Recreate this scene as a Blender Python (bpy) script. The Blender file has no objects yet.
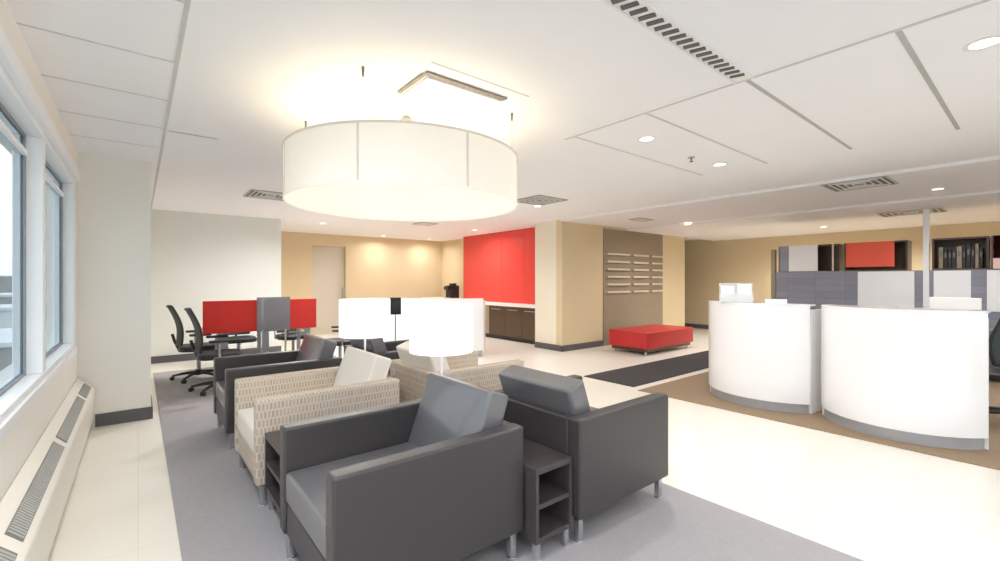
import bpy, bmesh, math, random
from mathutils import Vector, Matrix
random.seed(7)
S = bpy.context.scene
C = S.collection
PI = math.pi

# ------------------------------------------------------------------ materials
def srgb(r, g, b):
    def l(c):
        c /= 255.0
        return c / 12.92 if c <= 0.04045 else ((c + 0.055) / 1.055) ** 2.4
    return (l(r), l(g), l(b), 1)

def mat(name, col, rough=0.5, metal=0.0, noise=0.0, nscale=8.0, bump=0.0, bscale=200.0, emit=None, estr=0.0, spec=0.5, coat=0.0):
    m = bpy.data.materials.new(name); m.use_nodes = True
    nt = m.node_tree; b = nt.nodes['Principled BSDF']
    b.inputs['Base Color'].default_value = col
    b.inputs['Roughness'].default_value = rough
    b.inputs['Metallic'].default_value = metal
    b.inputs['Specular IOR Level'].default_value = spec
    b.inputs['Coat Weight'].default_value = coat
    tc = nt.nodes.new('ShaderNodeTexCoord')
    if noise > 0:
        n = nt.nodes.new('ShaderNodeTexNoise'); n.inputs['Scale'].default_value = nscale; n.inputs['Detail'].default_value = 4
        nt.links.new(tc.outputs['Object'], n.inputs['Vector'])
        r = nt.nodes.new('ShaderNodeMix'); r.data_type = 'RGBA'
        r.inputs[6].default_value = tuple(c * (1 - noise) for c in col[:3]) + (1,)
        r.inputs[7].default_value = tuple(min(1, c * (1 + noise)) for c in col[:3]) + (1,)
        nt.links.new(n.outputs['Fac'], r.inputs[0]); nt.links.new(r.outputs[2], b.inputs['Base Color'])
    if bump > 0:
        n2 = nt.nodes.new('ShaderNodeTexNoise'); n2.inputs['Scale'].default_value = bscale
        nt.links.new(tc.outputs['Object'], n2.inputs['Vector'])
        bp = nt.nodes.new('ShaderNodeBump'); bp.inputs['Strength'].default_value = bump; bp.inputs['Distance'].default_value = 0.002
        nt.links.new(n2.outputs['Fac'], bp.inputs['Height']); nt.links.new(bp.outputs['Normal'], b.inputs['Normal'])
    if emit:
        b.inputs['Emission Color'].default_value = emit; b.inputs['Emission Strength'].default_value = estr
    return m

def brick_mat(name, c1, c2, mortar, bw, bh, msize, rough=0.3, offset=0.0, axes='XY', spec=0.5):
    m = mat(name, c1, rough, spec=spec); nt = m.node_tree; b = nt.nodes['Principled BSDF']
    tc = nt.nodes.new('ShaderNodeTexCoord')
    sep = nt.nodes.new('ShaderNodeSeparateXYZ'); cmb = nt.nodes.new('ShaderNodeCombineXYZ')
    nt.links.new(tc.outputs['Object'], sep.inputs[0])
    if axes == 'SZ':      # along the surface and up: works for faces along x and along y
        ad = nt.nodes.new('ShaderNodeMath'); ad.operation = 'ADD'
        nt.links.new(sep.outputs[0], ad.inputs[0]); nt.links.new(sep.outputs[1], ad.inputs[1])
        nt.links.new(ad.outputs[0], cmb.inputs[0]); nt.links.new(sep.outputs[2], cmb.inputs[1])
    else:
        nt.links.new(sep.outputs['XYZ'.index(axes[0])], cmb.inputs[0]); nt.links.new(sep.outputs['XYZ'.index(axes[1])], cmb.inputs[1])
    br = nt.nodes.new('ShaderNodeTexBrick')
    br.offset = offset
    br.inputs['Color1'].default_value = c1; br.inputs['Color2'].default_value = c2; br.inputs['Mortar'].default_value = mortar
    br.inputs['Scale'].default_value = 1; br.inputs['Brick Width'].default_value = bw; br.inputs['Row Height'].default_value = bh
    br.inputs['Mortar Size'].default_value = msize; br.inputs['Mortar Smooth'].default_value = 0.2
    nt.links.new(cmb.outputs[0], br.inputs['Vector']); nt.links.new(br.outputs['Color'], b.inputs['Base Color'])
    return m

def glass_mat(name, tint, gloss=0.1, rough=0.0, diffuse=0.0, dcol=(0.8, 0.8, 0.8, 1)):
    m = bpy.data.materials.new(name); m.use_nodes = True; nt = m.node_tree
    nt.nodes.remove(nt.nodes['Principled BSDF']); out = nt.nodes['Material Output']
    t = nt.nodes.new('ShaderNodeBsdfTransparent'); t.inputs[0].default_value = tint
    g = nt.nodes.new('ShaderNodeBsdfGlossy'); g.inputs['Roughness'].default_value = rough; g.inputs[0].default_value = (0.9, 0.93, 0.93, 1)
    mx = nt.nodes.new('ShaderNodeMixShader'); mx.inputs[0].default_value = gloss
    nt.links.new(t.outputs[0], mx.inputs[1]); nt.links.new(g.outputs[0], mx.inputs[2])
    last = mx
    if diffuse > 0:
        d = nt.nodes.new('ShaderNodeBsdfDiffuse'); d.inputs[0].default_value = dcol
        m2 = nt.nodes.new('ShaderNodeMixShader'); m2.inputs[0].default_value = diffuse
        nt.links.new(mx.outputs[0], m2.inputs[1]); nt.links.new(d.outputs[0], m2.inputs[2]); last = m2
    nt.links.new(last.outputs[0], out.inputs['Surface'])
    return m

M = {}
M['ceiling'] = mat('ceiling_paint', srgb(243, 244, 246), 0.9, noise=0.015, nscale=3)
M['seam'] = mat('ceiling_seam', srgb(182, 182, 179), 0.8, noise=0.05)
M['seam_light'] = mat('ceiling_seam_pale', srgb(206, 206, 204), 0.8, noise=0.05)
M['wall_cream'] = mat('cream_paint', srgb(237, 235, 228), 0.8, noise=0.02, nscale=2, bump=0.1)
M['wall_beige'] = mat('beige_paint', srgb(216, 198, 162), 0.8, noise=0.03, nscale=2, bump=0.1)
M['wall_pale'] = mat('pale_green_grey_paint', srgb(226, 230, 224), 0.8, noise=0.02, nscale=2, bump=0.1)
M['wall_white'] = mat('ivory_paint', srgb(238, 232, 214), 0.7, noise=0.02, nscale=2)
M['tile'] = brick_mat('ivory_floor_tile', srgb(238, 233, 223), srgb(235, 230, 220), srgb(225, 220, 209), 0.6, 0.6, 0.003, rough=0.28)
M['carpet'] = mat('grey_carpet', srgb(166, 163, 165), 0.95, noise=0.10, nscale=60, bump=0.6, bscale=400, spec=0.1)
M['carpet_brown'] = mat('brown_carpet', srgb(152, 132, 110), 0.95, noise=0.10, nscale=60, bump=0.6, bscale=400, spec=0.1)
M['mat'] = mat('entrance_mat_pile', srgb(78, 75, 76), 0.95, noise=0.2, nscale=80, bump=0.6, bscale=300, spec=0.1)
M['base'] = mat('baseboard_grey', srgb(92, 90, 92), 0.5, noise=0.05)
M['frame'] = mat('white_window_frame', srgb(240, 243, 246), 0.35, noise=0.01)
M['gasket'] = mat('dark_gasket', srgb(138, 146, 152), 0.5, noise=0.05)
M['pane'] = glass_mat('window_glass', (0.57, 0.585, 0.59, 1), 0.05)
M['clear'] = glass_mat('clear_glass', (0.80, 0.81, 0.81, 1), 0.05)
M['acrylic'] = glass_mat('acrylic', (0.93, 0.94, 0.94, 1), 0.10, 0.05, diffuse=0.3, dcol=(0.95, 0.95, 0.95, 1))
M['smoked'] = glass_mat('smoked_screen', (0.62, 0.62, 0.66, 1), 0.12, 0.25, diffuse=0.55, dcol=srgb(150, 152, 158))
M['heater'] = mat('heater_enamel', srgb(228, 224, 214), 0.4, noise=0.02)
M['grille'] = mat('heater_grille', srgb(120, 116, 112), 0.5, noise=0.05)
M['leather'] = mat('charcoal_leather', srgb(62, 59, 60), 0.38, noise=0.06, nscale=5, bump=0.25, bscale=160, spec=0.6)
M['leather_seat'] = mat('grey_leather', srgb(98, 97, 101), 0.28, noise=0.05, nscale=5, bump=0.2, bscale=160, spec=0.9, coat=0.6)
M['chrome'] = mat('brushed_chrome', srgb(205, 205, 208), 0.25, metal=0.9, noise=0.03)
M['woven'] = brick_mat('woven_beige_fabric', srgb(190, 176, 160), srgb(172, 158, 143), srgb(206, 195, 181), 0.022, 0.05, 0.005, rough=0.9, offset=0.5, axes='SZ', spec=0.1)
M['cream_fabric'] = mat('cream_fabric', srgb(226, 219, 210), 0.9, noise=0.04, nscale=60, bump=0.4, bscale=400, spec=0.1)
M['dark_wood'] = mat('charcoal_laminate', srgb(72, 66, 68), 0.35, noise=0.08, nscale=6)
M['grey_top'] = mat('grey_laminate', srgb(128, 128, 124), 0.3, noise=0.05, nscale=6)
M['espresso'] = mat('espresso_wood', srgb(82, 62, 46), 0.35, noise=0.18, nscale=4)
M['taupe'] = mat('taupe_wood', srgb(158, 142, 120), 0.45, noise=0.08, nscale=3)
M['stone'] = mat('taupe_wall_panel', srgb(150, 136, 114), 0.6, noise=0.07, nscale=4)
M['ledge'] = mat('ledge_metal', srgb(206, 196, 176), 0.4, noise=0.05)
M['red_panel'] = mat('red_lacquer', srgb(226, 74, 66), 0.25, noise=0.04, nscale=1.5)
M['red_fabric'] = mat('red_fabric', srgb(214, 52, 44), 0.8, noise=0.06, nscale=40, bump=0.3)
M['red_leather'] = mat('red_leather', srgb(196, 42, 42), 0.4, noise=0.05, nscale=4, bump=0.15)
M['white_gloss'] = mat('white_gloss', srgb(246, 246, 248), 0.18, noise=0.01, coat=0.3)
M['white'] = mat('white_satin', srgb(243, 243, 243), 0.4, noise=0.01)
M['kick'] = mat('steel_kick', srgb(176, 178, 184), 0.35, metal=0.3, noise=0.05)
M['black'] = mat('black_plastic', srgb(38, 38, 40), 0.45, noise=0.08)
M['mesh'] = mat('dark_green_grey_mesh', srgb(70, 78, 80), 0.7, noise=0.1)
M['silver'] = mat('silver_plastic', srgb(170, 174, 176), 0.35, metal=0.4, noise=0.03)
M['partition'] = brick_mat('blue_grey_partition', srgb(150, 152, 164), srgb(140, 142, 154), srgb(128, 130, 142), 0.45, 0.12, 0.004, rough=0.7, axes='YZ')
M['orange_red'] = mat('orange_red_door', srgb(240, 96, 74), 0.4, noise=0.03)
M['pink_white'] = mat('pale_pink_edge', srgb(240, 205, 195), 0.4, noise=0.02)
M['dark_hole'] = mat('dark_vent_interior', srgb(122, 122, 118), 0.8, noise=0.05)
M['vent'] = mat('vent_metal', srgb(178, 178, 174), 0.5, noise=0.03)
M['vent_white'] = mat('vent_white', srgb(235, 235, 232), 0.6, noise=0.01)
M['shade'] = mat('pendant_fabric', srgb(232, 227, 217), 0.8, noise=0.03, nscale=20, emit=srgb(255, 242, 224), estr=0.20)
M['diffuser'] = mat('pendant_diffuser', srgb(245, 236, 215), 0.5, noise=0.01, emit=srgb(255, 243, 222), estr=0.46)
M['lamp_shade'] = mat('table_lamp_shade', srgb(245, 245, 245), 0.8, noise=0.01, emit=srgb(250, 250, 255), estr=0.55)
M['bulb'] = mat('lit_lens', srgb(255, 255, 250), 0.5, noise=0.001, emit=srgb(255, 248, 235), estr=3.0)
M['frosted_door'] = mat('frosted_door', srgb(206, 200, 184), 0.4, noise=0.1, nscale=1.5)
M['outside'] = mat('winter_fields', srgb(150, 150, 144), 0.9, noise=0.35, nscale=0.03)
M['building'] = mat('distant_concrete', srgb(150, 150, 148), 0.9, noise=0.15, nscale=0.2)
M['snow'] = mat('pale_roof', srgb(196, 200, 202), 0.9, noise=0.1, nscale=0.2)
M['paper'] = mat('white_paper', srgb(248, 248, 250), 0.7, noise=0.01)

# ------------------------------------------------------------------ helpers
def new(): return bmesh.new()

def box(bm, x0, x1, y0, y1, z0, z1, mtx=None):
    vs = [bm.verts.new((x, y, z)) for x in (x0, x1) for y in (y0, y1) for z in (z0, z1)]
    for f in ((0,1,3,2),(4,6,7,5),(0,4,5,1),(2,3,7,6),(0,2,6,4),(1,5,7,3)):
        bm.faces.new([vs[i] for i in f])
    if mtx is not None:
        for v in vs: v.co = mtx @ v.co
    return bm

def prism(bm, pts, z0, z1):
    n = len(pts)
    a = [bm.verts.new((p[0], p[1], z0)) for p in pts]; b = [bm.verts.new((p[0], p[1], z1)) for p in pts]
    bm.faces.new(a[::-1]); bm.faces.new(b)
    for i in range(n): bm.faces.new([a[i], a[(i+1) % n], b[(i+1) % n], b[i]])
    return bm

def extrude_y(bm, pts, y0, y1):
    n = len(pts)
    a = [bm.verts.new((p[0], y0, p[1])) for p in pts]; b = [bm.verts.new((p[0], y1, p[1])) for p in pts]
    bm.faces.new(a); bm.faces.new(b[::-1])
    for i in range(n): bm.faces.new([a[i], b[i], b[(i+1) % n], a[(i+1) % n]])
    return bm

def lathe(bm, prof, n=32, cx=0, cy=0, closed=False):
    rings = []
    for r, z in prof:
        rings.append([bm.verts.new((cx + r*math.cos(2*PI*i/n), cy + r*math.sin(2*PI*i/n), z)) for i in range(n)])
    m = len(rings)
    for k in range(m if closed else m-1):
        A, B = rings[k], rings[(k+1) % m]
        for i in range(n): bm.faces.new([A[i], A[(i+1) % n], B[(i+1) % n], B[i]])
    if not closed:
        bm.faces.new(rings[0][::-1]); bm.faces.new(rings[-1])
    return bm

def tube(bm, pts, r, n=10):
    pts = [Vector(p) for p in pts]; rings = []
    for i, p in enumerate(pts):
        d = (pts[min(i+1, len(pts)-1)] - pts[max(i-1, 0)]).normalized()
        up = Vector((0, 0, 1)) if abs(d.z) < 0.9 else Vector((1, 0, 0))
        a = d.cross(up).normalized(); b = d.cross(a).normalized()
        rr = r[i] if isinstance(r, (list, tuple)) else r
        rings.append([bm.verts.new(p + a*rr*math.cos(2*PI*k/n) + b*rr*math.sin(2*PI*k/n)) for k in range(n)])
    for A, B in zip(rings, rings[1:]):
        for k in range(n): bm.faces.new([A[k], A[(k+1) % n], B[(k+1) % n], B[k]])
    bm.faces.new(rings[0][::-1]); bm.faces.new(rings[-1])
    return bm

def obj(name, bm, m, parent=None, bevel=0.0, seg=2, smooth=False, label=None):
    bmesh.ops.recalc_face_normals(bm, faces=bm.faces)
    me = bpy.data.meshes.new(name); bm.to_mesh(me); bm.free()
    me.materials.append(M[m] if isinstance(m, str) else m)
    o = bpy.data.objects.new(name, me); C.objects.link(o)
    if parent: o.parent = parent
    if bevel > 0:
        md = o.modifiers.new('bevel', 'BEVEL'); md.width = bevel; md.segments = seg; md.limit_method = 'ANGLE'
        md.harden_normals = False
    if smooth or bevel > 0:
        for p in me.polygons: p.use_smooth = True
        if bevel > 0:
            w = o.modifiers.new('wn', 'WEIGHTED_NORMAL'); w.keep_sharp = False
        else:
            try: me.set_sharp_from_angle(angle=math.radians(40))
            except Exception: pass
    if label: o['label'] = label
    return o

def tag(o, label, cat, group=None, kind=None):
    o['label'] = label; o['category'] = cat
    if group: o['group'] = group
    if kind: o['kind'] = kind
    return o

def thing(name, label, cat, loc=(0, 0, 0), rz=0, group=None):
    o = bpy.data.objects.new(name, None); C.objects.link(o)
    o.location = loc; o.rotation_euler = (0, 0, rz); o.empty_display_size = 0.1
    return tag(o, label, cat, group)

def struct(name, bm, m, parent=None, bevel=0.0):
    o = obj(name, bm, m, parent, bevel)
    if not parent: o['kind'] = 'structure'
    return o

def dup(root, loc, rz, label, group=None):
    r = root.copy(); C.objects.link(r); r.location = loc; r.rotation_euler = (0, 0, rz); r['label'] = label
    if group: r['group'] = group
    for ch in list(root.children):
        c = ch.copy(); C.objects.link(c); c.parent = r
        for g in list(ch.children):
            d = g.copy(); C.objects.link(d); d.parent = c
    return r

# ------------------------------------------------------------------ room shell
YB, YF, XR, HC = -6.0, 11.8, 12.75, 2.60
bm = new(); box(bm, -0.75, XR+0.2, YB-0.2, 12.0, -0.15, 0); struct('floor', bm, 'tile')
bm = new(); box(bm, 0.17, 2.80, YB+0.02, 8.5, 0.0005, 0.008); struct('floor_carpet', bm, 'carpet')
bm = new(); box(bm, 4.93, XR-0.03, YB+0.02, 3.30, 0.0005, 0.008); struct('floor_carpet', bm, 'carpet_brown')
# ceiling in three slightly stepped levels
bm = new(); box(bm, -0.75, 6.42, YB-0.2, 12.0, HC, HC+0.15); box(bm, 6.42, XR+0.2, 6.04, 12.0, HC, HC+0.15)
struct('ceiling', bm, 'ceiling')
bm = new(); box(bm, 6.42, 8.6, YB-0.2, 6.04, HC-0.035, HC+0.15); struct('ceiling', bm, 'ceiling')
bm = new(); box(bm, 8.6, XR+0.2, YB-0.2, 6.04, HC-0.07, HC+0.15); struct('ceiling', bm, 'ceiling')
# seams between the ceiling panels
def seam(x0, x1, y0, y1, m='seam'):
    bm = new(); box(bm, x0, x1, y0, y1, HC-0.003, HC+0.001); struct('trim_ceiling_seam', bm, m)
seam(0.155, 0.175, YB, 9.5, 'seam_light')
for y in (-0.35, 0.32, 1.0, 1.67, 2.35, 3.03, 3.70, 4.40, 5.07): seam(-0.44, 0.155, y-0.006, y+0.006, 'seam_light')
seam(2.81, 2.832, YB, 2.6, 'seam_light')
seam(2.832, 5.05, 1.13, 1.155)
seam(2.832, 5.05, 0.447, 0.472)
seam(2.832, 5.0, 1.815, 1.835, 'seam_light'); seam(2.832, 5.0, 2.49, 2.505, 'seam_light')
seam(2.832, 5.0, -0.25, -0.22, 'seam_light')
seam(1.25, 1.98, 2.135, 2.147, 'seam_light')

# window wall (left)
WIN = [(3.88, 5.44), (1.92, 3.80), (-0.04, 1.84), (-2.00, -0.12), (-3.96, -2.08), (-5.88, -4.04)]
ZS, ZH = 0.81, 2.30
bm = new()
box(bm, -0.72, -0.44, YB-0.2, 12.0, 0, ZS-0.02); box(bm, -0.72, -0.44, YB-0.2, 12.0, ZH+0.02, HC)
box(bm, -0.72, -0.44, 5.48, 12.0, ZS-0.02, ZH+0.02); box(bm, -0.72, -0.44, YB-0.2, -5.92, ZS-0.02, ZH+0.02)
struct('wall_left', bm, 'wall_cream')
for i, (y0, y1) in enumerate(WIN):
    w = bpy.data.objects.new('window_%d' % (i+1), None); C.objects.link(w); w['kind'] = 'structure'
    w.location = (-0.5, (y0+y1)/2, ZS)
    L = lambda v: v - (y0+y1)/2
    h = ZH-ZS; a, b = L(y0)-0.04, L(y1)+0.04
    bm = new(); f = 0.045
    box(bm, -0.07, 0.060, a, b, -0.02, f-0.01); box(bm, -0.07, 0.060, a, b, h-f, h+0.02)
    box(bm, -0.07, 0.058, a, a+f, f-0.01, h-f); box(bm, -0.07, 0.058, b-f, b, f-0.01, h-f)
    obj('window_frame', bm, 'frame', w, 0.006)
    bm = new(); g = 0.05
    box(bm, -0.030, -0.012, a+f, a+f+g, f-0.01, h-f); box(bm, -0.030, -0.012, b-f-g, b-f, f-0.01, h-f)
    box(bm, -0.030, -0.012, a+f+g, b-f-g, f-0.01, f+0.01); box(bm, -0.030, -0.012, a+f+g, b-f-g, h-f-0.02, h-f)
    obj('gasket', bm, 'gasket', w)
    bm = new(); box(bm, -0.045, 0.0, a+f+g, b-f-g, h-f-0.13, h-f-0.10); obj('transom_bar', bm, 'frame', w, 0.003)
    bm = new(); box(bm, -0.022, -0.018, a+f+g, b-f-g, f+0.01, h-f-0.02); obj('pane', bm, 'pane', w)
# white head casing that runs along the top of the windows, and the sill
bm = new(); box(bm, -0.44, -0.405, -5.9, 5.50, ZH-0.01, ZH+0.07); struct('trim_window_head', bm, 'frame', bevel=0.004)
bm = new(); box(bm, -0.44, -0.425, -5.9, 5.50, ZS-0.06, ZS); struct('trim_window_sill', bm, 'frame', bevel=0.004)

# column and the pale end wall
bm = new(); box(bm, -0.44, 0.10, 5.75, 6.35, 0, HC); struct('wall_column', bm, 'wall_cream')
bm = new(); box(bm, -0.32, 0.115, 5.735, 5.75, 0, 0.12); box(bm, 0.10, 0.115, 5.75, 6.35, 0, 0.12); struct('baseboard_column', bm, 'base')
bm = new(); box(bm, -0.44, 2.18, 9.51, 9.70, 0, HC); struct('wall_end', bm, 'wall_pale')
bm = new(); box(bm, -0.44, 2.18, 9.495, 9.51, 0, 0.12); struct('baseboard_end', bm, 'base')
# far beige wall with the recessed door
bm = new(); box(bm, -0.44, 3.38, 11.8, 12.0, 0, HC); box(bm, 4.33, 7.45, 11.8, 12.0, 0, HC); box(bm, 3.38, 4.33, 11.8, 12.0, 2.35, HC)
struct('wall_far', bm, 'wall_beige')
bm = new(); box(bm, -0.44, 3.33, 11.785, 11.8, 0, 0.12); box(bm, 4.38, 7.25, 11.785, 11.8, 0, 0.12); struct('baseboard_far', bm, 'base')
d = bpy.data.objects.new('door_1', None); C.objects.link(d); d['kind'] = 'structure'; d.location = (3.855, 11.93, 0)
bm = new(); box(bm, -0.43, 0.43, -0.02, 0.02, 0.0, 2.3); obj('door_leaf', bm, 'frosted_door', d, 0.004)
bm = new(); box(bm, -0.475, -0.43, -0.13, 0.05, 0, 2.35); box(bm, 0.43, 0.475, -0.13, 0.05, 0, 2.35); box(bm, -0.43, 0.43, -0.13, 0.05, 2.3, 2.35)
obj('door_frame', bm, 'wall_beige', d)
bm = new(); tube(bm, [(0.36, -0.02, 0.95), (0.36, -0.07, 0.95), (0.36, -0.07, 1.2), (0.36, -0.02, 1.2)], 0.01); obj('door_handle', bm, 'chrome', d, smooth=True)
# kitchen side wall, the cream pier and the wall behind the bench
bm = new(); box(bm, 7.25, 7.45, 6.81, 11.8, 0, HC); struct('wall_kitchen', bm, 'wall_beige')
bm = new(); box(bm, 6.47, 7.45, 6.20, 6.81, 0, HC); struct('wall_pier', bm, 'wall_white')
bm = new(); box(bm, 6.47, 7.45, 6.04, 6.20, 0, HC); box(bm, 7.45, 11.14, 6.04, 6.24, 0, HC); struct('wall_bench', bm, 'wall_beige')
bm = new(); box(bm, 6.455, 6.47, 6.025, 6.81, 0, 0.12); box(bm, 6.455, 7.74, 6.025, 6.04, 0, 0.12); box(bm, 10.05, 11.14, 6.025, 6.04, 0, 0.12)
struct('baseboard_pier', bm, 'base')
bm = new(); box(bm, XR, XR+0.2, YB-0.2, 12.0, 0, HC); struct('wall_right', bm, 'wall_beige')
bm = new(); box(bm, XR-0.015, XR, YB, 11.8, 0, 0.12); struct('baseboard_right', bm, 'base')
bm = new(); box(bm, 7.45, XR+0.2, 11.8, 12.0, 0, HC); struct('wall_far', bm, 'wall_beige')
# unseen wall behind the camera, its windows added to let in more light
bm = new(); box(bm, -0.72, XR+0.2, YB-0.2, YB, 0, 0.3); box(bm, -0.72, XR+0.2, YB-0.2, YB, 2.45, HC)
for x in (-0.72, 2.4, 5.6, 8.8, 12.2): box(bm, x, x+0.35, YB-0.2, YB, 0.3, 2.45)
struct('wall_back', bm, 'wall_cream')
for i, x in enumerate((-0.37, 2.75, 5.95, 9.15)):
    x1 = (2.4, 5.6, 8.8, 12.2)[i]
    w = bpy.data.objects.new('window_%d' % (7+i), None); C.objects.link(w); w['kind'] = 'structure'; w.location = (x, YB-0.1, 0.3)
    bm = new(); W = x1-x
    box(bm, 0, W, -0.04, 0.04, 0, 0.06); box(bm, 0, W, -0.04, 0.04, 2.09, 2.15); box(bm, 0, 0.06, -0.04, 0.04, 0.06, 2.09); box(bm, W-0.06, W, -0.04, 0.04, 0.06, 2.09)
    box(bm, W/2-0.03, W/2+0.03, -0.04, 0.04, 0.06, 2.09)
    obj('window_frame', bm, 'frame', w)
    bm = new(); box(bm, 0.06, W-0.06, -0.004, 0.0, 0.06, 2.09); obj('pane', bm, 'clear', w)

# ------------------------------------------------------------------ convector heater under the windows
t = thing('convector_heater', 'long cream convector heater with grey top grille under the windows', 'heater', (-0.44, 0, 0))
bm = new()
prof = [(0.002, 0.03), (0.095, 0.03), (0.105, 0.08), (0.125, 0.355), (0.120, 0.383), (0.102, 0.402), (0.002, 0.502)]
extrude_y(bm, prof, -4.0, 5.68); obj('casing', bm, 'heater', t, 0.008)
bm = new(); extrude_y(bm, [(0.0, 0.0), (0.06, 0.0), (0.06, 0.03), (0.0, 0.03)], -4.0, 5.68); obj('foot_rail', bm, 'base', t)
bm = new()
extrude_y(bm, [(0.0, 0.05), (0.10, 0.05), (0.110, 0.08), (0.131, 0.357), (0.125, 0.388), (0.106, 0.408), (0.0, 0.512)], 5.68, 5.733)
obj('end_cap', bm, 'heater', t, 0.008)
y = 5.10-1.33*6
while y < 5.6:
    y1 = min(y+1.25, 5.60)
    bm = new(); extrude_y(bm, [(0.050, 0.452), (0.098, 0.404), (0.101, 0.408), (0.053, 0.456)], y+0.02, y1)
    g = obj('grille', bm, 'grille', t)
    bm = new(); yy = y+0.04
    while yy < y1-0.02:
        extrude_y(bm, [(0.055, 0.453), (0.098, 0.410), (0.101, 0.413), (0.058, 0.456)], yy, yy+0.008); yy += 0.024
    obj('louvre', bm, 'vent', g)
    y += 1.33

# ------------------------------------------------------------------ armchairs (face -x)
def cushion_bm(w, d, h, puff=0.018):
    bm = new(); nx, ny = 6, 6
    def P(i, j, s):
        u = -1+2*i/nx; v = -1+2*j/ny
        b = (1-abs(u)**3)*(1-abs(v)**3)
        return (u*d/2, v*w/2, s*(h/2+puff*b))
    T = [[bm.verts.new(P(i, j, 1)) for j in range(ny+1)] for i in range(nx+1)]
    B = [[bm.verts.new(P(i, j, -1)) for j in range(ny+1)] for i in range(nx+1)]
    for i in range(nx):
        for j in range(ny):
            bm.faces.new([T[i][j], T[i+1][j], T[i+1][j+1], T[i][j+1]]); bm.faces.new([B[i][j], B[i][j+1], B[i+1][j+1], B[i+1][j]])
    for i in range(nx):
        bm.faces.new([T[i][0], B[i][0], B[i+1][0], T[i+1][0]]); bm.faces.new([T[i][ny], T[i+1][ny], B[i+1][ny], B[i][ny]])
        bm.faces.new([T[0][i], T[0][i+1], B[0][i+1], B[0][i]]); bm.faces.new([T[nx][i], B[nx][i], B[nx][i+1], T[nx][i+1]])
    return bm

def armchair(name, label, body, seat, loc, rz, D=0.95, W=0.80):
    t = thing(name, label, 'armchair', loc, rz)
    hx, hy, A = D/2, W/2, 0.09
    for s in (-1, 1):
        bm = new(); ya, yb = sorted((s*hy, s*(hy-A))); box(bm, -hx, hx, ya, yb, 0.145, 0.67); obj('armrest', bm, body, t, 0.014, 3)
    bm = new(); box(bm, hx-0.075, hx-0.002, -hy+A, hy-A, 0.145, 0.665); obj('backrest', bm, body, t, 0.012, 3)
    bm = new(); box(bm, -hx+0.012, hx-0.075, -hy+A, hy-A, 0.145, 0.30); obj('seat_base', bm, body, t, 0.01)
    bm = cushion_bm(W-2*A-0.006, D-0.10, 0.15)
    for v in bm.verts: v.co += Vector((-hx+0.005+(D-0.10)/2, 0, 0.385))
    obj('seat_cushion', bm, seat, t, 0.02, 3)
    bm = cushion_bm(W-2*A-0.004, 0.46, 0.14, 0.012)
    mtx = Matrix.Translation((hx-0.155, 0, 0.612)) @ Matrix.Rotation(math.radians(-70), 4, 'Y')
    for v in bm.verts: v.co = mtx @ v.co
    obj('back_cushion', bm, seat, t, 0.02, 3)
    for sx in (-1, 1):
        for sy in (-1, 1):
            bm = new(); cx, cy = sx*(hx-0.045), sy*(hy-0.05)
            prism(bm, [(cx-0.018, cy-0.018), (cx+0.018, cy-0.018), (cx+0.018, cy+0.018), (cx-0.018, cy+0.018)], 0.012, 0.15)
            lathe(bm, [(0.024, 0.008), (0.024, 0.014)], 16, cx, cy)
            obj('leg', bm, 'chrome', t, 0.003)
    return t
lg = 'grey leather club armchairs'; wg = 'beige woven club armchairs'
ca = armchair('armchair', 'charcoal leather armchair facing the window, nearest of all the armchairs', 'leather', 'leather_seat', (1.03, 2.06, 0), 0); ca['group'] = lg
cb = armchair('armchair', 'charcoal leather armchair turned away from the window, beside the bare cream floor', 'leather', 'leather_seat', (2.215, 1.94, 0), PI, D=0.86); cb['group'] = lg
dup(ca, (1.03, 4.62, 0), 0, 'charcoal leather armchair facing the window beyond the beige woven one', lg)
dup(ca, (2.27, 4.62, 0), PI, 'charcoal leather armchair facing the white desks, largely hidden behind the farther table lamp', lg)
cc = armchair('armchair', 'beige woven armchair facing the window with plain cream cushions', 'woven', 'cream_fabric', (1.03, 3.43, 0), 0); cc['group'] = wg
dup(cc, (2.27, 3.43, 0), PI, 'beige woven armchair turned away from the window, beneath the nearer table lamp', wg)

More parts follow.
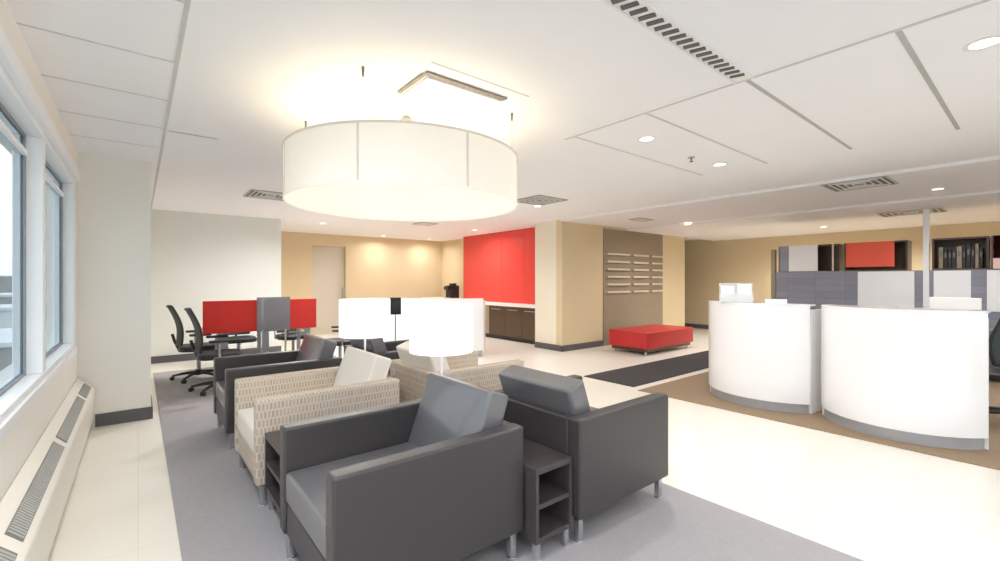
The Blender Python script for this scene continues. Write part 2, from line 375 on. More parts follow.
# ------------------------------------------------------------------ shelf units and lamp tables
def shelf_unit(name, label, x0, x1, y0, y1, openside, top='dark_wood', h=0.47, back=True, cat='shelf unit', zl=0.14):
    cx, cy = (x0+x1)/2, (y0+y1)/2; t = thing(name, label, cat, (cx, cy, 0))
    a, b = (x1-x0)/2, (y1-y0)/2; k = 0.022
    bm = new(); box(bm, -a, a, -b, b, h-0.03, h); obj('top', bm, top, t, 0.003)
    if openside == 'y':
        for s in (-1, 1):
            bm = new(); xa, xb = sorted((s*a, s*(a-k))); box(bm, xa, xb, -b, b, zl, h-0.03); obj('side_panel', bm, 'dark_wood', t, 0.002)
        bm = new(); box(bm, -a+k, a-k, b-k, b, zl, h-0.03); obj('back_panel', bm, 'dark_wood', t)
        for z in (zl, (zl+h)/2-0.02): bm = new(); box(bm, -a+k, a-k, -b+0.004, b-k, z, z+0.025); obj('shelf', bm, 'dark_wood', t, 0.002)
    else:
        for s in (-1, 1):
            bm = new(); ya, yb = sorted((s*b, s*(b-k))); box(bm, -a, a, ya, yb, zl, h-0.03); obj('side_panel', bm, 'dark_wood', t, 0.002)
        bm = new(); box(bm, a-k, a, -b+k, b-k, zl, h-0.03); obj('back_panel', bm, 'dark_wood', t)
        for z in (zl, (zl+h)/2-0.02): bm = new(); box(bm, -a+0.004, a-k, -b+k, b-k, z, z+0.025); obj('shelf', bm, 'dark_wood', t, 0.002)
    for sx in (-1, 1):
        for sy in (-1, 1):
            bm = new(); px, py = sx*(a-0.03), sy*(b-0.03); box(bm, px-0.015, px+0.015, py-0.015, py+0.015, 0.009, zl); obj('leg', bm, 'chrome', t, 0.002)
    return t
shelf_unit('shelf_unit', 'dark open shelf unit between the two nearest back-to-back leather armchairs', 1.512, 1.778, 1.585, 2.40, 'y', zl=0.10)
shelf_unit('shelf_unit', 'dark open shelf unit between the beige woven armchair and the nearest leather armchair', 0.60, 1.44, 2.475, 3.02, 'x', zl=0.12)
shelf_unit('lamp_table', 'low grey-topped table under the nearer white table lamp', 1.46, 2.10, 2.475, 3.01, 'y', 'grey_top', cat='side table')
shelf_unit('lamp_table', 'low grey-topped table under the farther white table lamp', 1.35, 1.95, 3.85, 4.20, 'y', 'grey_top', cat='side table')

def table_lamp(label, loc):
    t = thing('table_lamp', label, 'lamp', loc, 0, 'white drum table lamps')
    bm = new(); lathe(bm, [(0.095, 0.0), (0.095, 0.012), (0.03, 0.022), (0.012, 0.03)], 32); obj('base', bm, 'white', t, smooth=True)
    bm = new(); tube(bm, [(0, 0, 0.02), (0, 0, 0.66)], 0.010, 12); obj('pole', bm, 'white', t, smooth=True)
    bm = new(); lathe(bm, [(0.230, 0.415), (0.230, 0.755), (0.226, 0.755), (0.226, 0.415)], 48, closed=True); obj('lamp_shade', bm, 'lamp_shade', t, smooth=True)
    bm = new()
    for k in range(3):
        a = k*2*PI/3; tube(bm, [(0, 0, 0.66), (0.227*math.cos(a), 0.227*math.sin(a), 0.66)], 0.003, 6)
    obj('shade_spider', bm, 'chrome', t)
    bm = new(); bmesh.ops.create_uvsphere(bm, u_segments=16, v_segments=10, radius=0.035, matrix=Matrix.Translation((0, 0, 0.58))); obj('bulb', bm, 'bulb', t, smooth=True)
    return t
tl = table_lamp('white drum table lamp nearest the armchairs, in front of the kitchen cabinets', (1.72, 2.80, 0.47))
dup(tl, (1.64, 4.02, 0.47), 0, 'white drum table lamp farther back, beside the office desks')

# ------------------------------------------------------------------ big drum pendant
px, py = 1.53, 2.98
t = thing('drum_pendant', 'large round off-white fabric drum pendant hanging from the ceiling', 'pendant light', (px, py, 0))
R_ = 0.815; zb, zt = 1.945, 2.285
bm = new(); lathe(bm, [(R_, zb), (R_, zt), (R_-0.006, zt), (R_-0.006, zb)], 96, closed=True); sh = obj('drum_shade', bm, 'shade', t, smooth=True)
M['seamcloth'] = mat('shade_seam', srgb(205, 200, 190), 0.8, noise=0.03, emit=srgb(255, 236, 205), estr=0.12)
for k in range(8):
    a = math.radians(224 + 44.5*k)
    bm = new(); m4 = Matrix.Rotation(a, 4, 'Z'); box(bm, R_-0.001, R_+0.003, -0.006, 0.006, zb, zt, m4); obj('seam', bm, 'seamcloth', sh)
bm = new(); lathe(bm, [(R_+0.004, zb-0.004), (R_+0.004, zb+0.010), (R_-0.008, zb+0.010), (R_-0.008, zb-0.004)], 96, closed=True); obj('bottom_rim', bm, 'shade', t, smooth=True)
bm = new(); lathe(bm, [(R_+0.004, zt-0.010), (R_+0.004, zt+0.004), (R_-0.008, zt+0.004), (R_-0.008, zt-0.010)], 96, closed=True); obj('top_rim', bm, 'seamcloth', t, smooth=True)
bm = new(); lathe(bm, [(R_-0.01, zb+0.012), (R_-0.01, zb+0.018)], 96); obj('diffuser', bm, 'diffuser', t)
bm = new()
for a in (45, 135): tube(bm, [((R_-0.007)*math.cos(math.radians(a+s)), (R_-0.007)*math.sin(math.radians(a+s)), zb+0.16) for s in (0, 180)], 0.008, 8)
obj('crossbar', bm, 'white', t)
bm = new(); tube(bm, [(0, 0, zb+0.14), (0, 0, zt+0.2)], 0.009, 10); obj('stem', bm, 'white', t)
bm = new(); lathe(bm, [(0.052, HC-0.095), (0.052, HC-0.03), (0.02, HC-0.001)], 24); obj('canopy', bm, 'vent', t, smooth=True)
for sx in (-1, 1):
    for sy in (-1, 1):
        bm = new(); x, y = sx*0.55, sy*0.55; tube(bm, [(x, y, zt-0.01), (x, y, HC-0.05)], 0.0018, 6); cb = obj('cable', bm, 'vent', t)
        bm = new(); lathe(bm, [(0.006, HC-0.055), (0.009, HC-0.0005)], 12, x, y); obj('cable_grip', bm, 'grille', cb)

# ------------------------------------------------------------------ ceiling fixtures
def downlight(label, x, y, z=HC, power=22, lit=True, r=0.055, group='recessed round downlights', warm=(1, 0.985, 0.965)):
    t = thing('downlight', label, 'ceiling light', (x, y, z), 0, group)
    bm = new(); lathe(bm, [(r+0.022, -0.006), (r+0.022, -0.0005), (r, -0.0005), (r, -0.004)], 32, closed=True); obj('trim_ring', bm, 'vent_white', t, smooth=True)
    bm = new(); lathe(bm, [(r-0.001, -0.003), (r-0.001, -0.001)], 32); obj('lens', bm, 'bulb', t)
    l = bpy.data.lights.new('downlight_beam', 'AREA'); l.shape = 'DISK'; l.size = 2*r; l.energy = power; l.color = warm; l.spread = math.radians(160)
    o = bpy.data.objects.new('downlight_beam', l); C.objects.link(o); o.location = (0, 0, -0.012); o.parent = t
    return t
downlight('round downlight in the ceiling panels left of the sprinkler', 3.34, 2.15, power=9)
downlight('round downlight in the ceiling panels right of the sprinkler', 4.66, 2.15, power=9)
downlight('round downlight at the right edge of the ceiling, nearest the camera', 3.32, 0.21, power=9)
downlight('round downlight above the red bench, far from the camera', 8.6, 4.6, HC-0.07, power=18)
downlight('left of the two downlights washing the far beige wall', 5.1, 11.25, power=9)
downlight('right of the two downlights washing the far beige wall', 6.5, 11.25, power=9)
downlight('round downlight over the kitchen cabinets', 6.2, 8.6, power=18)
downlight('round downlight over the floor between the office desks and the far wall', 3.0, 9.6, power=26)
downlight('round downlight added behind the left end of the drum pendant', 2.0, 7.6, power=36)  # added to brighten the end wall, kept behind the drum
downlight('round downlight added out of sight behind the middle of the drum pendant', 2.55, 6.5, power=24)  # another added light for the dark far end, screened by the drum
downlight('round downlight added in front of the left overhead cabinets, by the right wall', 11.2, 3.0, HC-0.07, power=60)  # added to lift the dark wall at the back right
downlight('small round downlight over the floor before the staff worktop', 7.9, 0.9, HC-0.035, power=22)
downlight('round downlight added by the right wall above the staff area', 11.0, 0.2, HC-0.07, power=60)  # added as well, extra light for the staff side
# downlights added to brighten the room, mostly behind and beside the camera
for k, (x, y) in enumerate(((-0.14, 1.35), (-0.14, -0.6), (0.6, -2.4), (1.5, -1.4), (3.4, -2.2), (6.2, -1.6), (9.4, -1.6), (6.2, -4.2), (9.4, -4.2), (2.0, -4.4), (5.0, 5.2))):
    zc = HC if x < 6.4 else (HC-0.035 if x < 8.6 else HC-0.07)
    if x == 6.2: x = 6.1
    downlight('recessed round downlight added to brighten the room', x, y, zc, power=(22 if x < 1 else 11), group='downlights added to brighten the room', warm=(0.98, 0.99, 1.0))

t = thing('sprinkler_head', 'small sprinkler head on the ceiling between two downlights', 'sprinkler', (4.18, 2.2, HC))
bm = new(); lathe(bm, [(0.035, -0.006), (0.03, 0.0)], 20); obj('escutcheon', bm, 'vent', t)
bm = new(); lathe(bm, [(0.02, -0.045), (0.02, -0.042), (0.006, -0.04), (0.008, -0.006)], 16); obj('deflector', bm, 'grille', t)

def diffuser(label, cx, cy, w, d, z=HC, slats=4):
    t = thing('ceiling_vent', label, 'vent', (cx, cy, z), 0, 'ceiling air vents')
    bm = new()
    box(bm, -w/2, w/2, -d/2, -d/2+0.02, -0.012, -0.0005); box(bm, -w/2, w/2, d/2-0.02, d/2, -0.012, -0.0005)
    box(bm, -w/2, -w/2+0.02, -d/2+0.02, d/2-0.02, -0.012, -0.0005); box(bm, w/2-0.02, w/2, -d/2+0.02, d/2-0.02, -0.012, -0.0005)
    obj('frame', bm, 'vent', t)
    bm = new(); box(bm, -w/2+0.02, w/2-0.02, -d/2+0.02, d/2-0.02, -0.003, -0.0005); obj('duct_opening', bm, 'dark_hole', t)
    for k in range(slats):
        s = 1-(k+0.6)/(slats+0.4)*0.95; a, b = (w/2-0.02)*s, (d/2-0.02)*s; q = 0.014
        bm = new()
        box(bm, -a, a, -b, -b+q, -0.012, -0.004); box(bm, -a, a, b-q, b, -0.012, -0.004); box(bm, -a, -a+q, -b+q, b-q, -0.012, -0.004); box(bm, a-q, a, -b+q, b-q, -0.012, -0.004)
        obj('louvre', bm, 'vent_white', t)
    return t
diffuser('square louvred ceiling vent over the reception desks, nearer of the two', 6.75, 1.45, 0.62, 0.62, HC-0.035)
diffuser('long ceiling vent in front of the overhead cabinets', 9.95, 1.45, 0.55, 0.8, HC-0.07)
diffuser('ceiling vent to the left of the drum pendant', 1.45, 6.9, 0.6, 0.6)
diffuser('ceiling vent to the right of the drum pendant', 4.65, 4.8, 0.6, 0.6)
diffuser('small ceiling vent below the drum pendant over the far floor', 4.7, 8.3, 0.4, 0.4)
diffuser('small ceiling vent above the taupe wall panel', 7.45, 4.9, 0.45, 0.25, HC-0.035)
# dropped square plate vent above the pendant
t = thing('plate_vent', 'square plate ceiling vent with a dark gap just above the drum pendant', 'vent', (1.58, 2.55, HC))
bm = new(); box(bm, -0.30, 0.30, -0.30, 0.30, -0.006, -0.0005); obj('duct_opening', bm, 'vent_white', t)
bm = new(); box(bm, -0.30, 0.30, -0.31, -0.27, -0.012, -0.006); box(bm, -0.31, -0.285, -0.27, 0.05, -0.012, -0.006); obj('slot', bm, 'grille', t)
bm = new(); box(bm, -0.27, 0.29, -0.262, 0.29, -0.020, -0.006); obj('plate', bm, 'ceiling', t, 0.003)
# linear slot diffuser
t = thing('linear_vent', 'long ribbed linear ceiling vent at the top of the picture', 'vent', (1.85, 1.15, HC))
bm = new(); box(bm, -1.4, 0.96, -0.045, 0.045, -0.004, -0.0005); obj('duct_opening', bm, 'vent_white', t)
bm = new(); box(bm, -1.4, 0.96, -0.055, -0.043, -0.010, -0.0005); box(bm, -1.4, 0.96, 0.043, 0.055, -0.010, -0.0005); obj('frame', bm, 'vent_white', t)
x = -1.38; bm = new()
while x < 0.93:
    m4 = Matrix.Translation((x, 0, -0.006)) @ Matrix.Rotation(math.radians(20), 4, 'Z')
    box(bm, -0.016, 0.016, -0.038, 0.038, -0.002, 0.002, m4); x += 0.066
obj('slots', bm, 'base', t)
t = thing('slot_vent', 'short dark slot vent in the ceiling near the window column', 'vent', (0.36, 4.43, HC))
bm = new(); box(bm, -0.17, 0.17, -0.02, 0.02, -0.004, -0.0005); obj('slot', bm, 'seam', t)
bm = new(); box(bm, -0.18, 0.18, -0.03, -0.02, -0.008, -0.0005); box(bm, -0.18, 0.18, 0.02, 0.03, -0.008, -0.0005); obj('frame', bm, 'vent_white', t)

# ------------------------------------------------------------------ curved white desks
def curved_desk(label, P, Q, bulge, depth, loc_z=0.0, h=1.15, skew=0.0):
    # front face is an arc from P to Q; body extends behind it
    P = Vector(P); Q = Vector(Q); c = (P+Q)/2; t_ = (Q-P).normalized(); nrm = Vector((t_.y, -t_.x))
    if nrm.dot(-c) < 0: nrm = -nrm
    L = (Q-P).length; R = (L*L/4+bulge*bulge)/(2*bulge); half = math.asin(L/2/R); cen = -(R-bulge)
    t = thing('curved_desk', label, 'desk', (c.x, c.y, 0.0), 0, 'curved white reception desks')
    def arc(off, n=28, trim=0.0):
        out = []
        for i in range(n+1):
            a = -half+2*half*i/n
            p = t_*((R+off)*math.sin(a)) + nrm*(cen+(R+off)*math.cos(a)); out.append((p.x, p.y))
        return out
    def shell(o0, o1): return arc(o0) + arc(o1)[::-1]
    z0 = loc_z
    bm = new(); prism(bm, shell(0, -0.03), z0+0.11, h); obj('front_panel', bm, 'white_gloss', t, smooth=True)
    bm = new(); prism(bm, shell(-0.025, -0.05), z0+0.008, z0+0.11); obj('kick_plate', bm, 'kick', t, smooth=True)
    def backpt(s, d): p = t_*(s*(L/2-skew*d)) - nrm*d; return (p.x, p.y)
    for s in (-1, 1):
        a = t_*(s*L/2); b = t_*(s*(L/2-0.03))
        e = t_*(s*(L/2))
        sk = -t_*s*skew*(depth-0.03)
        pts = [a - nrm*0.03, b - nrm*0.03, b - nrm*depth + sk, a - nrm*depth + sk]
        bm = new(); prism(bm, [(p.x, p.y) for p in pts], z0+0.008, h-0.04); obj('side_panel', bm, 'white', t)
    pts = arc(-0.031)[::-1] if False else None
    inner = arc(-0.032)
    poly = inner + [backpt(1, 0.45), backpt(-1, 0.45)]
    bm = new(); prism(bm, [(p[0]*0.995, p[1]*0.995) for p in poly], h-0.42, h-0.39); obj('work_top', bm, 'grey_top', t)
    cap = arc(0.002) + [(p.x, p.y) for p in (t_*(L/2) - nrm*0.14, t_*(-L/2) - nrm*0.14)]
    bm = new(); prism(bm, cap, h, h+0.02); obj('counter_top', bm, 'white_gloss', t, 0.003)
    return t
curved_desk('curved white reception desk on the left, next to the dark floor mat', (5.42, 1.57), (5.52, 2.68), 0.27, 0.6, h=1.13)
curved_desk('curved white reception desk on the right, nearest the camera', (5.40, 0.32), (5.48, 1.49), 0.36, 0.6, h=1.13, skew=0.3)
curved_desk('curved white desk far behind the table lamps, near the kitchen', (3.35, 8.0), (4.95, 6.6), 0.30, 0.6, h=1.05)
t = thing('display_screen', 'small dark screen standing in front of the far curved white desk', 'screen', (3.05, 6.3, 0.0), math.radians(-30))
bm = new(); box(bm, -0.085, 0.085, -0.012, 0.012, 0.88, 1.14); obj('screen_panel', bm, 'black', t, 0.006)
bm = new(); tube(bm, [(0, 0.012, 0.015), (0, 0.012, 1.0)], 0.012); obj('stand', bm, 'silver', t, smooth=True)
bm = new(); lathe(bm, [(0.15, 0.0), (0.15, 0.012), (0.03, 0.02)], 28); obj('foot', bm, 'silver', t, smooth=True)

# things on the reception desks
def brochure(label, x, y, z, w, h, rz, g):
    t = thing('brochure_holder', label, 'brochure holder', (x, y, z), rz, g)
    bm = new(); box(bm, -w/2, w/2, -0.004, 0, 0, h); box(bm, -w/2, w/2, -0.07, -0.066, 0, h*0.45); box(bm, -w/2, w/2, -0.066, -0.004, 0, 0.004)
    obj('holder', bm, 'acrylic', t)
    for k in (-1, 1):
        bm = new(); box(bm, k*w/4-w*0.2, k*w/4+w*0.2, -0.045, -0.012, 0.006, h*(0.9+0.05*k)); obj('leaflet', bm, 'paper', t)
    return t
brochure('clear brochure holder with white leaflets on the left end of the left reception desk', 5.34, 2.28, 1.15, 0.34, 0.22, math.radians(-62), None)
t = thing('paper_tray', 'white paper tray on the middle of the left reception desk', 'tray', (5.27, 1.84, 1.15), math.radians(-75))
bm = new(); box(bm, -0.10, 0.10, -0.03, 0.03, 0, 0.006); box(bm, -0.10, 0.10, 0.024, 0.03, 0.006, 0.05); obj('tray', bm, 'white', t)
bm = new(); box(bm, -0.08, 0.08, -0.025, 0.022, 0.006, 0.03); obj('paper_stack', bm, 'paper', t)

# ------------------------------------------------------------------ dark mat and red bench
bm = new(); box(bm, 5.04, 9.2, 3.44, 4.28, 0.0005, 0.012); tag(obj('floor_mat', bm, 'mat', bevel=0.003), 'long dark grey floor mat on the cream tiles in front of the red bench', 'mat')
t = thing('bench', 'long red upholstered bench against the taupe wall panel', 'bench', (8.13, 5.11, 0))
bm = cushion_bm(0.86, 1.70, 0.31, 0.01)
for v in bm.verts: v.co.z += 0.275
obj('upholstered_block', bm, 'red_leather', t, 0.02, 3)
bm = new(); box(bm, -0.80, 0.80, -0.39, 0.39, 0.06, 0.12); obj('plinth', bm, 'espresso', t)
for sx in (-1, 1):
    for sy in (-1, 1):
        bm = new(); lathe(bm, [(0.018, 0.0), (0.02, 0.06)], 12, sx*0.75, sy*0.34); obj('leg', bm, 'chrome', t)
# wall panel with ledges
t = thing('display_board', 'tall taupe wall panel with three columns of narrow ledges behind the bench', 'wall panel', (8.9, 6.04, 0))
bm = new(); box(bm, -1.16, 1.15, -0.02, -0.001, 0.001, HC-0.08); obj('board', bm, 'stone', t)
for (x0, x1) in ((7.82, 8.62), (8.76, 9.36), (9.5, 10.0)):
    for k in range(6):
        z = 1.13+k*0.165
        bm = new(); box(bm, x0-8.9, x1-8.9, -0.075, -0.02, z, z+0.02); box(bm, x0-8.9, x1-8.9, -0.075, -0.066, z+0.02, z+0.04); obj('ledge', bm, 'ledge', t)

# ------------------------------------------------------------------ kitchen run
t = thing('wall_cabinet', 'glossy red floor-to-ceiling wall panels above the white kitchen counter', 'cabinet', (7.25, 8.7, 0))
bm = new(); box(bm, -0.30, -0.002, -1.88, 1.45, 0.862, HC-0.002); obj('carcass', bm, 'red_panel', t)
for k in range(4):
    y0 = -1.88+k*0.8325
    bm = new(); box(bm, -0.32, -0.30, y0+0.003, y0+0.8295, 0.87, HC-0.01); obj('door', bm, 'red_panel', t, 0.002)
t = thing('base_cabinet', 'dark brown kitchen base cabinets with a steel appliance under the red panels', 'cabinet', (7.25, 8.7, 0))
bm = new(); box(bm, -0.56, -0.02, -1.85, 1.75, 0.09, 0.80); obj('carcass', bm, 'espresso', t)
bm = new(); box(bm, -0.52, -0.02, -1.85, 1.75, 0.0, 0.09); obj('kick_board', bm, 'black', t)
ys = [-1.85, -1.25, -0.65, -0.05, 0.45, 1.1, 1.75]
for k in range(6):
    y0, y1 = ys[k], ys[k+1]
    dr = obj('door', box(new(), -0.58, -0.56, y0+0.005, y1-0.005, 0.10, 0.79), ('espresso', 'espresso', 'espresso', 'taupe', 'espresso', 'espresso')[k], t, 0.002)
    bm = new(); tube(bm, [(-0.605, y0+0.12, 0.72), (-0.605, y1-0.12, 0.72)], 0.008, 8); obj('handle', bm, 'chrome', dr)
bm = new(); box(bm, 7.25-0.63, 7.25-0.005, 6.82, 10.46, 0.80, 0.86); tag(obj('countertop', bm, 'white', bevel=0.004), 'white kitchen countertop between the red panels and the dark cabinets', 'countertop')
t = thing('coffee_machine', 'black coffee machine at the left end of the kitchen counter', 'coffee machine', (6.85, 10.15, 0.915))
def cm(n, m, *b): obj(n, box(new(), *b), m, t, 0.008)
t.location = (6.86, 10.50, 0.9)
cm('body', 'black', -0.12, 0.14, -0.05, 0.25, 0.0, 0.36); cm('brew_head', 'black', -0.2, -0.12, -0.02, 0.22, 0.24, 0.34); cm('drip_tray', 'silver', -0.2, -0.12, -0.02, 0.22, 0.0, 0.03)
cm('bean_hopper', 'black', -0.05, 0.1, 0.02, 0.18, 0.36, 0.42)
t = thing('side_counter', 'short ivory counter at the far end of the kitchen, under the coffee machine', 'counter', (6.83, 10.85, 0))
cm('top', 'white', -0.35, 0.41, -0.38, 0.8, 0.86, 0.9); cm('body', 'wall_white', -0.3, 0.41, -0.36, 0.78, 0.0, 0.86)

# ------------------------------------------------------------------ office desks with red screens
t = thing('office_desk', 'grey office desk with long red privacy screen by the pale end wall', 'desk', (1.35, 7.05, 0))
bm = new(); box(bm, -0.70, 0.72, -0.10, 0.55, 0.70, 0.73); obj('desk_top', bm, 'gasket', t, 0.004)
for x in (-0.44, 0.06, 0.62):
    bm = new(); box(bm, x-0.035, x+0.035, -0.05, 0.0, 0.01, 0.70); box(bm, x-0.025, x+0.025, 0.0, 0.45, 0.66, 0.70); box(bm, x-0.03, x+0.03, -0.08, 0.5, 0.008, 0.035)
    box(bm, x-0.025, x+0.025, 0.42, 0.46, 0.035, 0.66); obj('leg', bm, 'silver', t, 0.003)
bm = new(); box(bm, -0.70, -0.02, -0.14, -0.105, 0.74, 1.13); box(bm, -0.70, -0.02, -0.14, -0.105, 0.70, 0.74); sc = obj('privacy_screen', bm, 'red_fabric', t, 0.004)
bm = new(); box(bm, 0.02, 0.72, -0.14, -0.105, 0.70, 1.13); obj('privacy_screen', bm, 'red_fabric', t, 0.004)
t = thing('glass_screen', 'translucent grey glass divider standing between the two red desk screens', 'divider', (1.47, 6.78, 0))
bm = new(); box(bm, -0.22, 0.20, -0.006, 0.006, 0.70, 1.17); obj('panel', bm, 'smoked', t)
for x in (-0.15, 0.14):
    bm = new(); box(bm, x-0.01, x+0.01, -0.012, 0.012, 0.010, 0.72); box(bm, x-0.02, x+0.02, -0.1, 0.1, 0.008, 0.02); obj('post', bm, 'silver', t)

def task_chair(label, loc, rz, group='black task chairs around the office desk'):   # faces +x
    t = thing('task_chair', label, 'office chair', loc, rz, group)
    hub = obj('base', lathe(new(), [(0.045, 0.07), (0.05, 0.13), (0.03, 0.15)], 16), 'black', t, smooth=True)
    for k in range(5):
        a = 2*PI*k/5+0.3; c, s = math.cos(a), math.sin(a)
        bm = new(); tube(bm, [(0.03*c, 0.03*s, 0.11), (0.18*c, 0.18*s, 0.095), (0.31*c, 0.31*s, 0.07)], [0.025, 0.02, 0.014], 8); lg_ = obj('base_leg', bm, 'black', t, smooth=True)
        bm = new(); m4 = Matrix.Translation((0.31*c, 0.31*s, 0.036)) @ Matrix.Rotation(a, 4, 'Z') @ Matrix.Rotation(PI/2, 4, 'X')
        bmesh.ops.create_cone(bm, cap_ends=True, segments=16, radius1=0.028, radius2=0.028, depth=0.04, matrix=m4); obj('caster', bm, 'black', lg_, smooth=True)
    obj('gas_column', tube(new(), [(0, 0, 0.13), (0, 0, 0.41)], 0.025, 12), 'silver', t, smooth=True)
    bm = new(); n = 10; prism(bm, [(0.24*math.copysign(abs(math.cos(2*PI*i/24))**0.5, math.cos(2*PI*i/24)), 0.24*math.copysign(abs(math.sin(2*PI*i/24))**0.5, math.sin(2*PI*i/24))) for i in range(24)], 0.42, 0.49)
    obj('seat', bm, 'black', t, 0.02, 3)
    # curved backrest: a frame and a mesh
    bm = new(); rows, cols = 10, 10; hgt = 0.52
    def BP(i, j, off=0.0):
        v = i/rows; u = -1+2*j/cols; w = 0.21*(1-0.25*v**3)*(0.85+0.15*math.sin(PI*min(1, v*1.2)))
        return (-0.25 - 0.10*v - 0.05*math.sin(PI*v)*-1 + 0.05*u*u + off, w*u, 0.52+hgt*v)
    A = [[bm.verts.new(BP(i, j)) for j in range(cols+1)] for i in range(rows+1)]; B = [[bm.verts.new(BP(i, j, -0.012)) for j in range(cols+1)] for i in range(rows+1)]
    for i in range(rows):
        for j in range(cols): bm.faces.new([A[i][j], A[i+1][j], A[i+1][j+1], A[i][j+1]]); bm.faces.new([B[i][j], B[i][j+1], B[i+1][j+1], B[i+1][j]])
        bm.faces.new([A[i][0], B[i][0], B[i+1][0], A[i+1][0]]); bm.faces.new([A[i][cols], A[i+1][cols], B[i+1][cols], B[i][cols]])
    for j in range(cols):
        bm.faces.new([A[0][j], A[0][j+1], B[0][j+1], B[0][j]]); bm.faces.new([A[rows][j], B[rows][j], B[rows][j+1], A[rows][j+1]])
    obj('back_mesh', bm, 'mesh', t, smooth=True)
    loop = [BP(i, 0, -0.006) for i in range(rows+1)] + [BP(rows, j, -0.006) for j in range(1, cols+1)] + [BP(i, cols, -0.006) for i in range(rows-1, -1, -1)] + [BP(0, j, -0.006) for j in range(cols-1, -1, -1)]
    obj('back_frame', tube(new(), loop, 0.014, 8), 'black', t, smooth=True)
    obj('back_support', tube(new(), [(-0.05, 0, 0.405), (-0.22, 0, 0.42), (-0.275, 0, 0.56), (-0.30, 0, 0.66)], 0.018, 8), 'black', t, smooth=True)
    for s in (-1, 1):
        bm = new(); tube(bm, [(-0.05, s*0.2, 0.41), (-0.02, s*0.28, 0.44), (-0.02, s*0.29, 0.64)], 0.013, 8); ar = obj('armrest', bm, 'silver', t, smooth=True)
        bm = new(); box(bm, -0.13, 0.12, s*0.29-0.035, s*0.29+0.035, 0.64, 0.67); obj('arm_pad', bm, 'black', ar, 0.01)
    return t
tc_ = task_chair('mesh-backed task chair farthest left, closest to the pale wall', (0.66, 7.55, 0.0085), 0.0)
dup(tc_, (0.80, 6.62, 0.0085), -0.05, 'mesh-backed task chair in front of another one at the left end of the desk')
dup(tc_, (1.24, 8.12, 0.0085), -PI/2, 'black task chair tucked behind the left red desk screen')
dup(tc_, (2.02, 8.0, 0.0085), -PI/2+0.1, 'black task chair tucked behind the right red desk screen')
dup(tc_, (2.40, 6.85, 0.0085), PI-0.3, 'black task chair at the right end of the office desk beside the farther table lamp')

# ------------------------------------------------------------------ staff area behind the reception desks
t = thing('partition_wall', 'blue-grey office partition with white glass panels behind the reception desks', 'partition', (9.6, 0, 0))
bm = new(); box(bm, 0, 0.06, -3.0, 3.36, 0.01, 1.56); obj('partition_panel', bm, 'partition', t)
for (a, b) in ((1.36, 2.08), (0.74, 1.14), (-0.4, 0.58), (-1.6, -0.5), (-2.8, -1.7)):
    bm = new(); box(bm, -0.015, 0.0, a, b, 0.95, 1.55); obj('white_panel', bm, 'white_gloss', t, 0.003)
for y in (3.36, 1.19, -0.45, -3.06):
    bm = new(); box(bm, -0.02, 0.07, y, y+0.07, 0.01, HC-0.075 if y < 3 else 2.0); obj('post', bm, 'frame' if y < 3 else 'taupe', t, 0.003)
def overhead(label, y0, y1, fronts, cat='cabinet'):
    t = thing('overhead_cabinet', label, cat, (9.6, (y0+y1)/2, 1.56), 0, 'overhead cabinets above the partition')
    a = (y1-y0)/2; H = 0.49; k = 0.025
    bm = new()
    box(bm, 0.30, 0.33, -a, a, 0.003, H); box(bm, 0.0, 0.30, -a, a, 0.003, k); box(bm, 0.0, 0.30, -a, a, H-k, H)
    box(bm, 0.0, 0.30, -a, -a+k, k, H-k); box(bm, 0.0, 0.30, a-k, a, k, H-k); obj('carcass', bm, 'espresso', t)
    for (f0, f1, m, zz) in fronts:
        bm = new(); box(bm, -0.02, 0.0, f0-(y0+y1)/2, f1-(y0+y1)/2, zz, H); obj('door', bm, m, t, 0.003, label={'orange_red': 'orange-red door', 'white_gloss': 'white door', 'partition': 'blue-grey side panel', 'pink_white': 'pale strip'}.get(m))
    return t
overhead('dark overhead cabinet with one white door left of the red one', 2.34, 3.30, [(2.66, 3.12, 'white_gloss', 0.01), (3.12, 3.28, 'partition', 0.01), (2.42, 2.445, 'pink_white', 0.01)])
overhead('overhead cabinet with a bright orange-red door, left of the open one', 1.44, 2.27, [(1.60, 2.24, 'orange_red', 0.07)])
o = overhead('open dark overhead cabinet with binders on its shelf, above the right reception desk', 0.56, 1.16, [])
overhead('overhead cabinet with a red door at the right edge of the picture', -0.3, 0.54, [(-0.28, 0.52, 'orange_red', 0.16), (-0.28, 0.52, 'pink_white', 0.01)])
yb = 1.09; k = 0
while yb > 0.64:
    w = random.choice((0.035, 0.045, 0.055)); hh = random.choice((0.30, 0.33, 0.27, 0.36))
    t = thing('ring_binder', 'black ring binder standing in the open overhead cabinet', 'binder', (9.66, yb-w/2, 1.5852), 0, 'black ring binders in the open overhead cabinet')
    obj('cover', box(new(), 0, 0.22, -w/2, w/2, 0, hh), 'black' if k % 4 else 'taupe', t, 0.003)
    obj('spine_label', box(new(), -0.001, 0.0, -w/4, w/4, hh*0.55, hh*0.8), 'grille', t)
    yb -= w+0.006; k += 1
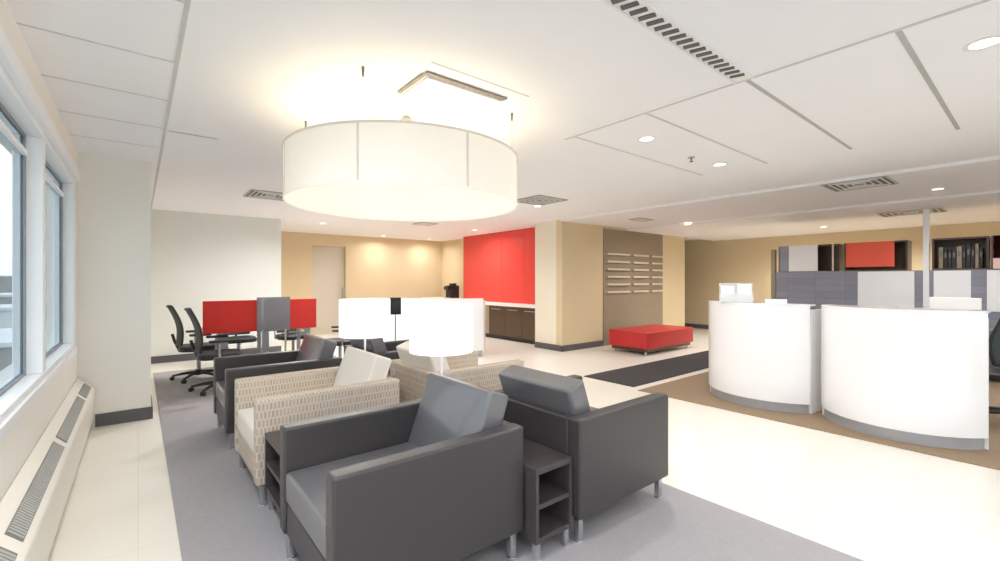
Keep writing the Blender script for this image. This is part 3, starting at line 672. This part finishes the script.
# staff desks and chair seen around the pods
t = thing('staff_desk', 'dark staff worktop in front of the partition, mostly hidden by the reception desks', 'desk', (9.1, 0.2, 0))
bm = new(); box(bm, -0.35, 0.46, -3.0, 3.0, 0.71, 0.74); obj('desk_top', bm, 'grey_top', t)
for y in (-2.9, -1, 1, 2.9):
    bm = new(); box(bm, -0.3, 0.42, y-0.015, y+0.015, 0.009, 0.71); obj('leg_panel', bm, 'dark_wood', t)
task = dup(tc_, (6.62, 0.22, 0.0085), PI*0.95, 'black task chair at the right edge behind the right reception desk', 'black task chairs behind the reception desks')
t = thing('monitor', 'white-backed computer monitor standing on the staff worktop', 'monitor', (8.95, 0.85, 0.74), 0)
obj('screen_back', box(new(), -0.02, 0.02, -0.26, 0.26, 0.10, 0.42), 'white', t, 0.008)
obj('stand', box(new(), -0.02, 0.03, -0.03, 0.03, 0.01, 0.2), 'black', t, 0.004); obj('foot', box(new(), -0.08, 0.1, -0.12, 0.12, 0, 0.012), 'black', t, 0.004)

# ------------------------------------------------------------------ outside
bm = new(); box(bm, -400, -5, -200, 900, -14.2, -14); o = struct('ground_outside', bm, 'outside')
for k, (x, y, w, d_, h, m) in enumerate(((-18, 95, 16, 24, 7, 'building'), (-34, 150, 30, 20, 9, 'snow'), (-30, 70, 12, 20, 5, 'snow'), (-70, 300, 90, 30, 17, 'building'), (-22, 190, 20, 30, 11, 'building'))):
    t = thing('distant_building', ('low concrete building outside the windows', 'wide pale building outside, behind the low ones', 'small pale-roofed building outside the windows', 'long grey block of buildings on the horizon outside', 'taller grey building outside near the horizon')[k], 'building', (x, y, -14))
    obj('wall', box(new(), -w/2, w/2, -d_/2, d_/2, 0, h), m, t); obj('roof', box(new(), -w/2-0.4, w/2+0.4, -d_/2-0.4, d_/2+0.4, h, h+0.6), 'snow', t)

# ------------------------------------------------------------------ world and window light
w = bpy.data.worlds.new('overcast'); S.world = w; w.use_nodes = True; nt = w.node_tree
bg = nt.nodes['Background']; tc = nt.nodes.new('ShaderNodeTexCoord'); sp = nt.nodes.new('ShaderNodeSeparateXYZ'); rp = nt.nodes.new('ShaderNodeValToRGB')
nt.links.new(tc.outputs['Generated'], sp.inputs[0]); nt.links.new(sp.outputs[2], rp.inputs[0]); nt.links.new(rp.outputs[0], bg.inputs[0])
rp.color_ramp.elements[0].position = 0.0; rp.color_ramp.elements[0].color = (0.70, 0.77, 0.82, 1)
rp.color_ramp.elements[1].position = 0.5; rp.color_ramp.elements[1].color = (0.86, 0.96, 1.05, 1)
bg.inputs['Strength'].default_value = 3.2
def portal(loc, rot, sx, sy):
    l = bpy.data.lights.new('window_portal', 'AREA'); l.shape = 'RECTANGLE'; l.size = sx; l.size_y = sy; l.cycles.is_portal = True
    o = bpy.data.objects.new('window_portal', l); C.objects.link(o); o.location = loc; o.rotation_euler = rot
portal((-0.60, -0.2, 1.55), (0, -PI/2, 0), 1.5, 11.4)
portal((6.0, YB-0.15, 1.375), (PI/2, 0, 0), 12.6, 2.15)
# lamps inside the pendant and table lamps
def point(loc, e, col, r=0.1):
    l = bpy.data.lights.new('lamp_glow', 'POINT'); l.energy = e; l.color = col; l.shadow_soft_size = r
    o = bpy.data.objects.new('lamp_glow', l); C.objects.link(o); o.location = loc
for k in range(3):
    a = 2*PI*k/3+0.5; point((px+0.35*math.cos(a), py+0.35*math.sin(a), 2.17), 2.2, (1, 0.88, 0.70), 0.08)

# ------------------------------------------------------------------ camera and view
cam = bpy.data.cameras.new('camera'); cam.sensor_width = 36; cam.lens = 16.06; cam.clip_start = 0.02; cam.clip_end = 2000
co = bpy.data.objects.new('camera', cam); C.objects.link(co); co.location = (0, 0, 1.4); co.rotation_euler = (PI/2, 0, -math.atan2(0.630, 0.777))
S.camera = co
S.view_settings.view_transform = 'Standard'; S.view_settings.look = 'None'; S.view_settings.gamma = 1; S.view_settings.use_curve_mapping = False
S.view_settings.exposure = 0.5
S.cycles.use_denoising = True; S.cycles.max_bounces = 12; S.cycles.diffuse_bounces = 8; S.cycles.transparent_max_bounces = 16
S.cycles.sample_clamp_indirect = 8
